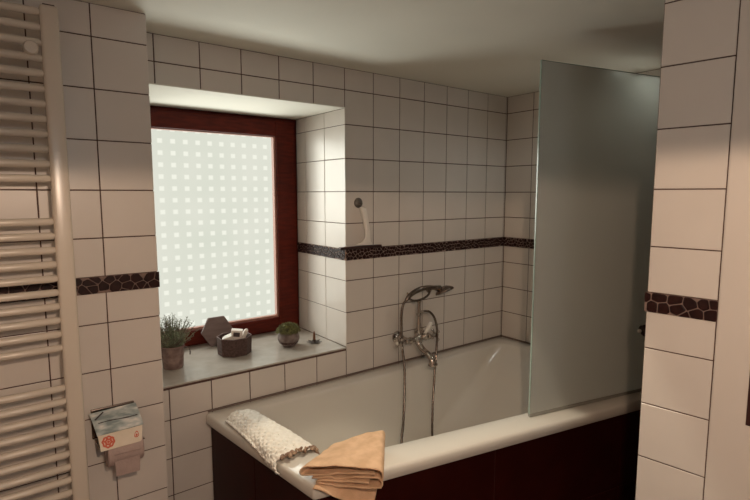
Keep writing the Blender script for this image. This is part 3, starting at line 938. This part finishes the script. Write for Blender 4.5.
finish('red_rosette', bm, M['redink'], card).location = (0, 0, 0)
bm = bmesh.new()
disc(bm, CQ, 0.86, 0.52, 0.055, 0.20, 0.0007, 0.10, 24, 3, 0.70)
disc(bm, CQ, 0.86, 0.55, 0.024, 0.08, 0.0007, 0.0, 16)
finish('red_emblem', bm, M['redink'], card).location = (0, 0, 0)
bm = bmesh.new()
tube(bm, [(-1.088, -0.19, 0.745), (-1.088, -0.255, 0.745), (-1.080, -0.262, 0.745), (-0.96, -0.262, 0.745)], 0.004, 10)
finish('roll_arm', bm, M['chrome'], th_, smooth=True, angle=50)
tr_ = thing('toilet_roll', 'pinkish toilet paper roll hanging under the printed lid', 'toilet roll', (-1.02, -0.262, 0.70))
bm = bmesh.new()
lathe(bm, [(0.016, 0), (0.042, 0.0), (0.0455, 0.003), (0.0455, 0.099), (0.042, 0.102), (0.016, 0.102), (0.016, 0.0)], (-1.072, -0.262, 0.731), (1, 0, 0), 36, 0, False, False)
finish('paper_roll', bm, M['roll'], tr_, smooth=True, angle=40)
bm = bmesh.new()
lp = []
for k in range(7):
    z = 0.738 - 0.0125 * k
    y = -0.3085 + 0.002 * math.sin(k * 0.9) + 0.0015 * k
    x0_, x1_ = -1.056 + 0.0006 * k, -0.982 - 0.0006 * k
    lp.append([Vector((x0_, y, z)), Vector((x1_, y, z - 0.002)), Vector((x1_, y + 0.0008, z - 0.002)), Vector((x0_, y + 0.0008, z))])
loft(bm, lp, 0, True, True)
finish('hanging_sheet', bm, M['roll'], tr_, smooth=True, angle=40)

# ------------------------------------------------------------ things on the sill
SZ = OPZ0
def rod(bm, a, b, r, seg=5): tube(bm, [a, b], r, seg)
def leaf(bm, base, d, up, ln, w):
    d = d.normalized(); side = d.cross(up)
    if side.length < 1e-4: side = Vector((1, 0, 0))
    side.normalize()
    nn = side.cross(d).normalized()
    p = [base, base + d * ln * 0.45 + side * w, base + d * ln + nn * ln * -0.1, base + d * ln * 0.45 - side * w, base + d * ln * 0.45 + nn * w * 0.9]
    v = [bm.verts.new(q) for q in p]
    for t in ((0, 1, 4), (1, 2, 4), (2, 3, 4), (3, 0, 4), (0, 3, 2, 1)): bm.faces.new([v[i] for i in t])

rnd = random.Random(12)
c = Vector((-0.737, 0.205, SZ))
pot = thing('potted_heather', 'small clay pot of grey-green heather at the left end of the sill', 'potted plant', tuple(c))
bm = bmesh.new()
lathe(bm, [(0.0, 0), (0.034, 0.0), (0.036, 0.003), (0.0385, 0.040), (0.0375, 0.043), (0.0375, 0.045), (0.039, 0.047), (0.0405, 0.078), (0.042, 0.080), (0.042, 0.086), (0.038, 0.087), (0.036, 0.080), (0.0355, 0.076)], c, (0, 0, 1), 36, 0, True, False)
pt = finish('pot', bm, M['terracotta'], pot, smooth=True, angle=40)
bm = bmesh.new(); lathe(bm, [(0.0, 0.077), (0.0358, 0.077), (0.0358, 0.074), (0.0, 0.074)], c, (0, 0, 1), 20, 0, False, False)
finish('soil', bm, M['soil'], pot)
bm = bmesh.new()
for k in range(150):
    a = rnd.uniform(0, 2 * PI); r0 = 0.030 * math.sqrt(rnd.random())
    b0 = c + Vector((r0 * math.cos(a), r0 * math.sin(a), 0.076))
    sp = rnd.uniform(0.01, 0.058) * (0.4 + r0 / 0.03)
    a2 = a + rnd.uniform(-0.7, 0.7)
    H = rnd.uniform(0.050, 0.118) * (1.15 - 0.35 * min(1, sp / 0.06))
    pts = [b0 + Vector((sp * math.cos(a2) * t ** 1.3, sp * math.sin(a2) * t ** 1.3, H * t)) + Vector((rnd.uniform(-1, 1), rnd.uniform(-1, 1), 0)) * 0.002 for t in (0, .25, .5, .75, 1)]
    tube(bm, pts, [0.0011, 0.0009, 0.0005], 4)
    for t in range(11):
        f = 0.25 + 0.75 * t / 10
        i = min(3, int(f * 4)); q = pts[i].lerp(pts[i + 1], f * 4 - i)
        for _ in range(2):
            d = Vector((rnd.uniform(-1, 1), rnd.uniform(-1, 1), rnd.uniform(0.0, 1.3)))
            leaf(bm, q, d, Vector((0, 0, 1)), rnd.uniform(0.006, 0.011), 0.0012)
finish('heather_sprigs', bm, M['heather'], pot)
bm = bmesh.new()
tube(bm, catmull([c + Vector((0.036, -0.02, 0.082)), c + Vector((0.050, -0.024, 0.074)), c + Vector((0.057, -0.026, 0.058)), c + Vector((0.055, -0.026, 0.046))], 4), 0.0013, 6)
for k in range(5):
    leaf(bm, c + Vector((0.0565, -0.026, 0.064 - 0.004 * k)), Vector((rnd.uniform(-1, 1), rnd.uniform(-1, 1), -0.4)), Vector((0, 0, 1)), 0.009, 0.0016)
finish('drooping_sprig', bm, M['claybowl'], pot)

pot.scale = (1.12, 1.12, 1.10)
c = Vector((-0.208, 0.185, SZ))
pot2 = thing('potted_moss', 'round pale clay bowl with a cushion of green moss on the sill', 'potted plant', tuple(c))
bm = bmesh.new()
lathe(bm, [(0.0, 0), (0.026, 0.0), (0.030, 0.004), (0.044, 0.018), (0.052, 0.036), (0.051, 0.050), (0.046, 0.060), (0.044, 0.063), (0.046, 0.066), (0.045, 0.069), (0.041, 0.066), (0.040, 0.060)], c, (0, 0, 1), 40, 0, True, False)
finish('bowl', bm, M['claybowl'], pot2, smooth=True, angle=50)
bm = bmesh.new()
cam_dir = (Vector((-1.308, -1.954, 0)) - Vector((c.x, c.y, 0))).normalized()
side = Vector((-cam_dir.y, cam_dir.x, 0))
for k in range(5):
    a = -0.9 + 0.36 * k
    p0 = c + (cam_dir * math.cos(a) + side * math.sin(a)) * 0.050 + Vector((0, 0, 0.028 - 0.003 * k))
    p1 = c + (cam_dir * math.cos(a + 0.5) + side * math.sin(a + 0.5)) * 0.0485 + Vector((0, 0, 0.020 + 0.002 * k))
    tube(bm, [p0, (p0 + p1) / 2 + cam_dir * 0.005, p1], [0.001, 0.004, 0.001], 8)
finish('moulded_leaves', bm, M['basket'], pot2, smooth=True)
bm = bmesh.new()
lathe(bm, [(0.041, 0.060), (0.046, 0.070), (0.046, 0.080), (0.038, 0.094), (0.022, 0.103), (0.0, 0.106)], c, (0, 0, 1), 24, 0, True, True)
for k in range(1700):
    a = rnd.uniform(0, 2 * PI); ph = math.acos(rnd.uniform(0.0, 1))
    n_v = Vector((math.sin(ph) * math.cos(a), math.sin(ph) * math.sin(a), math.cos(ph)))
    q = c + Vector((n_v.x * 0.050, n_v.y * 0.050, 0.068 + n_v.z * 0.037))
    lump = 0.006 * noise.noise(q * 60)
    q = q + n_v * lump
    leaf(bm, q, n_v + Vector((rnd.uniform(-.7, .7), rnd.uniform(-.7, .7), rnd.uniform(-.3, .6))), Vector((0.3, 0.2, 1)), rnd.uniform(0.006, 0.012), 0.0018)
finish('moss_cushion', bm, M['moss'], pot2)

# incense holder
c = Vector((-0.083, 0.158, SZ))
inc = thing('incense_holder', 'small dark leaf-shaped dish with an upright brown cone beside the tiled reveal', 'incense holder', tuple(c))
bm = bmesh.new()
for k in range(7):
    a = 2 * PI * k / 7 + 0.2
    d = Vector((math.cos(a), math.sin(a), 0)); s = Vector((-d.y, d.x, 0))
    lps = []
    for t, w, z in ((0.0, 0.007, 0.002), (0.014, 0.011, 0.003), (0.026, 0.008, 0.005), (0.038, 0.0015, 0.008)):
        q = c + d * t
        lps.append([q - s * w + Vector((0, 0, z)), q + Vector((0, 0, z - 0.0016)), q + s * w + Vector((0, 0, z)), q + Vector((0, 0, z + 0.0004))])
    loft(bm, lps, 0, True, True)
lathe(bm, [(0, 0), (0.016, 0), (0.015, 0.004), (0.009, 0.008), (0.009, 0.014), (0.0, 0.014)], c, (0, 0, 1), 20)
finish('dish', bm, M['bronze'], inc, smooth=True, angle=40)
bm = bmesh.new()
lathe(bm, [(0.0, 0.012), (0.0068, 0.012), (0.0060, 0.034), (0.0048, 0.048), (0.0025, 0.056), (0.0, 0.058)], c, (0, 0, 1), 16)
finish('cone', bm, M['cone'], inc, smooth=True, angle=50)

# hexagonal plaque leaning on the frame
hx = bmesh.new()
R_ = 0.078
q = []
tilt = math.radians(11)
hc_ = Vector((-0.474, 0.412, SZ + R_ * math.cos(PI / 6) * math.cos(tilt) + 0.002))
for layer in (0.0, -0.012):
    row = []
    for k in range(6):
        a = k * PI / 3
        u_ = R_ * math.cos(a); w_ = R_ * math.sin(a)
        row.append(hc_ + Vector((u_, w_ * math.sin(tilt) + layer, w_ * math.cos(tilt))))
    q.append(row)
vs_ = loft(hx, q, 0, True, True)
bmesh.ops.bevel(hx, geom=list(hx.edges), offset=0.0012, segments=2, affect='EDGES')
o = finish('hexagonal_plaque', hx, M['hexa'])
tag(o, 'pinkish grey hexagonal wooden plaque leaning on the window frame', 'plaque')

# octagonal basket
c = Vector((-0.457, 0.235, SZ))
bk = thing('octagonal_basket', 'dark brown octagonal basket in the middle of the window sill', 'basket', tuple(c))
bm = bmesh.new()
lps = []
for r, z in ((0.066, 0.0), (0.0745, 0.002), (0.0775, 0.078), (0.0755, 0.080), (0.0735, 0.078), (0.071, 0.008)):
    lps.append([c + Vector((r * math.cos(PI / 8 + k * PI / 4), r * math.sin(PI / 8 + k * PI / 4), z)) for k in range(8)])
loft(bm, lps, 0, True, True)
finish('basket_wall', bm, M['basket'], bk)
bm = bmesh.new()
lps = []
for k in range(9):
    a = PI / 8 + k * PI / 4
    d = Vector((math.cos(a), math.sin(a), 0))
    lps.append([c + d * 0.0765 + Vector((0, 0, 0.0795)), c + d * 0.0782 + Vector((0, 0, 0.0805)), c + d * 0.0765 + Vector((0, 0, 0.0825)), c + d * 0.0735 + Vector((0, 0, 0.0805))])
loft(bm, lps, 0)
finish('pale_rim', bm, M['hexa'], bk)

def packet(name, label, cat, ctr, size, rot, m, decal=False):
    bm = bmesh.new()
    box(bm, [-s / 2 for s in size], [s / 2 for s in size], 0, 0.002)
    o = finish(name, bm, m)
    o.location = ctr; o.rotation_euler = rot
    tag(o, label, cat)
    if decal:
        bm = bmesh.new()
        box(bm, (-size[0] * 0.28, -size[1] / 2 - 0.0004, size[2] * 0.18), (size[0] * 0.28, -size[1] / 2 + 0.0002, size[2] * 0.40))
        d = finish('dark_print', bm, M['darkink']); d.parent = o
    return o
packet('small_carton', 'white carton with dark print standing in the octagonal basket', 'box', (c.x + 0.004, c.y - 0.014, SZ + 0.068), (0.050, 0.030, 0.090), (0.10, 0.12, -0.45), M['paper'], True)
packet('soap_bar', 'white wrapped soap lying in the left of the octagonal basket', 'soap', (c.x - 0.036, c.y - 0.018, SZ + 0.076), (0.046, 0.028, 0.026), (0.2, -0.35, -0.6), M['porcelain'])
bm = bmesh.new()
tube(bm, [(0, 0, -0.030), (0, 0, -0.028), (0, 0, 0.020), (0, 0, 0.030), (0, 0, 0.034)], [0.004, 0.011, 0.011, 0.008, 0.003], 16)
o = finish('cotton_roll', bm, M['paper'], smooth=True, angle=50)
o.location = (c.x + 0.044, c.y - 0.006, SZ + 0.076); o.rotation_euler = (0.25, 0.35, 0)
tag(o, 'white cotton roll standing at the right side of the octagonal basket', 'cotton roll')
bm = bmesh.new()
tube(bm, [(0, 0, -0.030), (0, 0, 0.024), (0, 0, 0.026)], [0.010, 0.010, 0.007], 16)
o = finish('dark_bottle', bm, M['rubber'], smooth=True, angle=50)
o.location = (c.x + 0.028, c.y + 0.020, SZ + 0.062); o.rotation_euler = (0.1, -0.1, 0)
tag(o, 'short black bottle between the white items of the octagonal basket', 'bottle')
bm = bmesh.new()
tube(bm, [(0, 0, -0.022), (0, 0, -0.02), (0, 0, 0.018), (0, 0, 0.022)], [0.003, 0.010, 0.010, 0.004], 14)
o = finish('cotton_roll', bm, M['porcelain'], smooth=True, angle=50)
o.location = (c.x - 0.014, c.y + 0.030, SZ + 0.074); o.rotation_euler = (0.9, 0.8, 0.2)
tag(o, 'white roll tilted behind the carton in the octagonal basket', 'cotton roll')

# ------------------------------------------------------------ bath mat on the left rim
bm = bmesh.new()
NV, NU = 190, 72
prof = [(-0.004, 0.636), (-0.013, 0.648), (-0.014, 0.664), (-0.006, 0.679), (0.012, 0.688), (0.040, 0.693), (0.075, 0.692), (0.110, 0.689), (0.140, 0.684), (0.158, 0.675), (0.163, 0.660), (0.160, 0.645)]
pc = catmull([(a, 0, b) for a, b in prof], 4)
def prof_at(u):
    f = u * (len(pc) - 1); i = min(int(f), len(pc) - 2)
    return pc[i].lerp(pc[i + 1], f - i)
grid = []
for j in range(NV + 1):
    v = j / NV
    row = []
    for i in range(NU + 1):
        u = i / NU
        p_ = prof_at(u)
        near = 0.015 * noise.noise(Vector((u * 7, 3.3, 0))) + 0.010 * noise.noise(Vector((u * 19, 1.3, 0)))
        y = -0.140 - 0.395 * v - (near if v > 0.9 else near * max(0, (v - 0.7) / 0.2)) + 0.03 * u * (1 - v)
        if v < 0.06: y += 0.0
        xo = -0.682 + 0.119 * abs(y)
        w0_ = 0.024 * (1 - min(1, v / 0.85)) ** 0.8; w1_ = 0.030 * (1 - v)
        x = xo + w0_ + (p_.x + 0.012) * (1 - (w0_ + w1_) / 0.175) * (0.97 - 0.08 * v) - 0.012 * (1 - w0_ / 0.024)
        sd = Vector((x, y, 0))
        # knotted scales
        ph = v * 24; row_k = u * 9
        sc = (1 - abs(2 * (ph % 1) - 1) ** 3) * (0.25 + 0.75 * (ph % 1)) * abs(math.sin(PI * (row_k + 0.5 * (int(ph) % 2)))) ** 0.8
        amp = 0.0085 if u < 0.5 else 0.0035
        bump = amp * sc ** 0.7 + 0.003 * noise.noise(Vector((x * 55, y * 55, u * 5)))
        sag = -0.006 * (1 - min(1, v / 0.08)) - 0.008 * max(0, (v - 0.92) / 0.08)
        fold = 0.006 * math.sin(v * 9 + u * 3) * (u * (1 - u)) 
        zz_ = p_.z if p_.z > 0.668 else p_.z + (0.668 - p_.z) * min(1.0, (w0_ if u < 0.5 else w1_) / 0.012)
        z = max(zz_ + bump + sag + fold, 0.6685 if 0.16 < u < 0.84 else 0.60)
        row.append(bm.verts.new((x - (bump if u < 0.15 else 0), y, z)))
    grid.append(row)
for j in range(NV):
    for i in range(NU):
        # little gaps of the open knots
        if 0.14 < i / NU < 0.6 and j % 8 < 2 and (i + ((j // 8) % 2) * 4) % 8 < 1 + (j // 8 + i // 8) % 2 and 8 < j < NV - 8 and noise.noise(Vector((i * .13, j * .05, 2))) > -0.1: continue
        bm.faces.new((grid[j][i], grid[j][i + 1], grid[j + 1][i + 1], grid[j + 1][i]))
o = finish('bath_mat', bm, M['mat'], smooth=True)
sm = o.modifiers.new('s', 'SOLIDIFY'); sm.thickness = 0.004; sm.offset = -1
tag(o, 'white knotted bath mat folded over the left rim of the tub', 'bath mat')
mat_o = o
bm = bmesh.new()
rnd = random.Random(8)
for k in range(46):
    if k in (24, 25, 26, 34): continue
    u = 0.36 + 0.58 * k / 45
    p_ = prof_at(u)
    near = 0.015 * noise.noise(Vector((u * 7, 3.3, 0))) + 0.010 * noise.noise(Vector((u * 19, 1.3, 0)))
    y = -0.535 - near + rnd.uniform(-0.006, 0.006)
    x = -0.682 + 0.119 * abs(y) + (p_.x + 0.012) * 0.86 - 0.012
    r = rnd.uniform(0.0045, 0.0090)
    lathe(bm, [(0, -r * 0.6), (r * 0.8, -r * 0.35), (r, 0), (r * 0.75, r * 0.4), (0, r * 0.55)], (x, y, min(p_.z, 0.69) - 0.004 + rnd.uniform(-0.004, 0.003)), (rnd.uniform(-.6, .6), -1, rnd.uniform(-0.2, 0.9)), 9)
finish('frayed_edge', bm, M['fray'], mat_o, smooth=True)
mat_o.children[0]['label'] = 'brown frayed shell edging'

# ------------------------------------------------------------ folded towel on the front corner
FL, FR, BR, BL = Vector((-0.618, -0.690, 0)), Vector((-0.452, -0.850, 0)), Vector((-0.298, -0.665, 0)), Vector((-0.478, -0.617, 0))
def towel_pt(s, t, z):
    a = FL.lerp(FR, s); b = BL.lerp(BR, s)
    p_ = a.lerp(b, t)
    return Vector((p_.x, p_.y, z))
def sheet(bm, path, nt=30, n=5, drop=None, wave=1.0, seed=0, tfront=None):
    pc_ = catmull([(a, 0, b) for a, b in path], n)
    m_ = len(pc_)
    rows = []
    for j in range(nt + 1):
        t = j / nt
        row = []
        for i, q_ in enumerate(pc_):
            s, z = q_.x, q_.z
            tt = t
            if tfront: tt = tfront(i / (m_ - 1)) + (1 - tfront(i / (m_ - 1))) * t
            w = wave * (0.0032 * noise.noise(Vector((s * 5 + seed, t * 7, i * 0.02))) + 0.0016 * noise.noise(Vector((s * 15, t * 15 + seed, 3))))
            dz = drop(s, tt, z) if drop else 0
            p_ = towel_pt(s, tt, z + dz)
            row.append(bm.verts.new(p_ + Vector((w * 0.5, w * 0.5, w))))
        rows.append(row)
    for j in range(nt):
        for i in range(m_ - 1):
            bm.faces.new((rows[j][i], rows[j][i + 1], rows[j + 1][i + 1], rows[j + 1][i]))
def tdrop(s, t, z):
    f = max(0.0, 0.42 - t) / 0.42
    return -0.006 * (f ** 1.5) * (0.2 + 0.8 * s) - 0.012 * t * (1 - s) - (0.012 * max(0.0, 1 - s) ** 2 if z > 0.695 else 0.0)
towel = thing('folded_towel', 'peach terry towel folded in layers on the front corner of the tub', 'towel', (-0.46, -0.70, RIM))
bm = bmesh.new()
sheet(bm, [(0.92, 0.711), (0.5, 0.709), (0.12, 0.707), (-0.02, 0.710), (-0.045, 0.720), (-0.01, 0.731), (0.10, 0.737), (0.5, 0.738), (0.92, 0.735), (1.01, 0.727), (1.03, 0.712), (1.02, 0.700)],
      34, 5, tdrop, tfront=lambda f: 0.05 * min(1.0, max(0.0, (0.22 - f) / 0.1)))
o = finish('upper_fold', bm, M['towel'], towel, smooth=True)
sm = o.modifiers.new('s', 'SOLIDIFY'); sm.thickness = 0.0045; sm.offset = 0
bm = bmesh.new()
sheet(bm, [(0.85, 0.689), (0.5, 0.687), (0.24, 0.683), (0.17, 0.679), (0.20, 0.6745), (0.30, 0.6735), (0.5, 0.6735), (0.95, 0.675), (1.01, 0.682), (1.02, 0.693), (0.95, 0.701), (0.6, 0.699), (0.30, 0.6925), (0.10, 0.688)],
      34, 5, tdrop, tfront=lambda f: 0.03 * min(1.0, max(0.0, (f - 0.66) / 0.1)), seed=4)
o = finish('lower_fold', bm, M['towel'], towel, smooth=True)
sm = o.modifiers.new('s', 'SOLIDIFY'); sm.thickness = 0.004; sm.offset = 0
# under layer that hangs over the front of the rim
bm = bmesh.new()
rows = []
for j in range(31):
    t = j / 30
    row = []
    for i in range(31):
        s = i / 30
        tt = -0.10 + 1.05 * t
        base = towel_pt(0.16 + s * 0.84, tt, 0.6685)
        edge = front_y(base.x)
        over = max(0.0, edge - base.y - 0.004)          # distance beyond the rim edge
        over_l = max(0.0, (-0.682 + 0.119 * abs(base.y)) - base.x)
        ov = over + over_l
        zz = 0.6685 - 0.55 * ov * min(1, ov / 0.04)
        base.y += over * 0.30
        base.z = zz + 0.002 * noise.noise(Vector((s * 6, t * 6, 9)))
        row.append(bm.verts.new(base))
    rows.append(row)
for j in range(30):
    for i in range(30):
        bm.faces.new((rows[j][i], rows[j][i + 1], rows[j + 1][i + 1], rows[j + 1][i]))
o = finish('hanging_fold', bm, M['towel'], towel, smooth=True)
sm = o.modifiers.new('s', 'SOLIDIFY'); sm.thickness = 0.004; sm.offset = 0
# pale woven hem lines
bm = bmesh.new()
pts = []
for k in range(30):
    s = 0.05 + 0.92 * k / 29
    p_ = towel_pt(s, 0.30 + 0.02 * math.sin(s * 5), 0)
    zt_ = 0.7345 - 0.006 * (abs(s - 0.5) * 2) ** 2
    pts.append(Vector((p_.x, p_.y, zt_ + tdrop(s, 0.3, 0))))
finish('woven_hem', bm, M['towel'], towel) if False else bm.free()
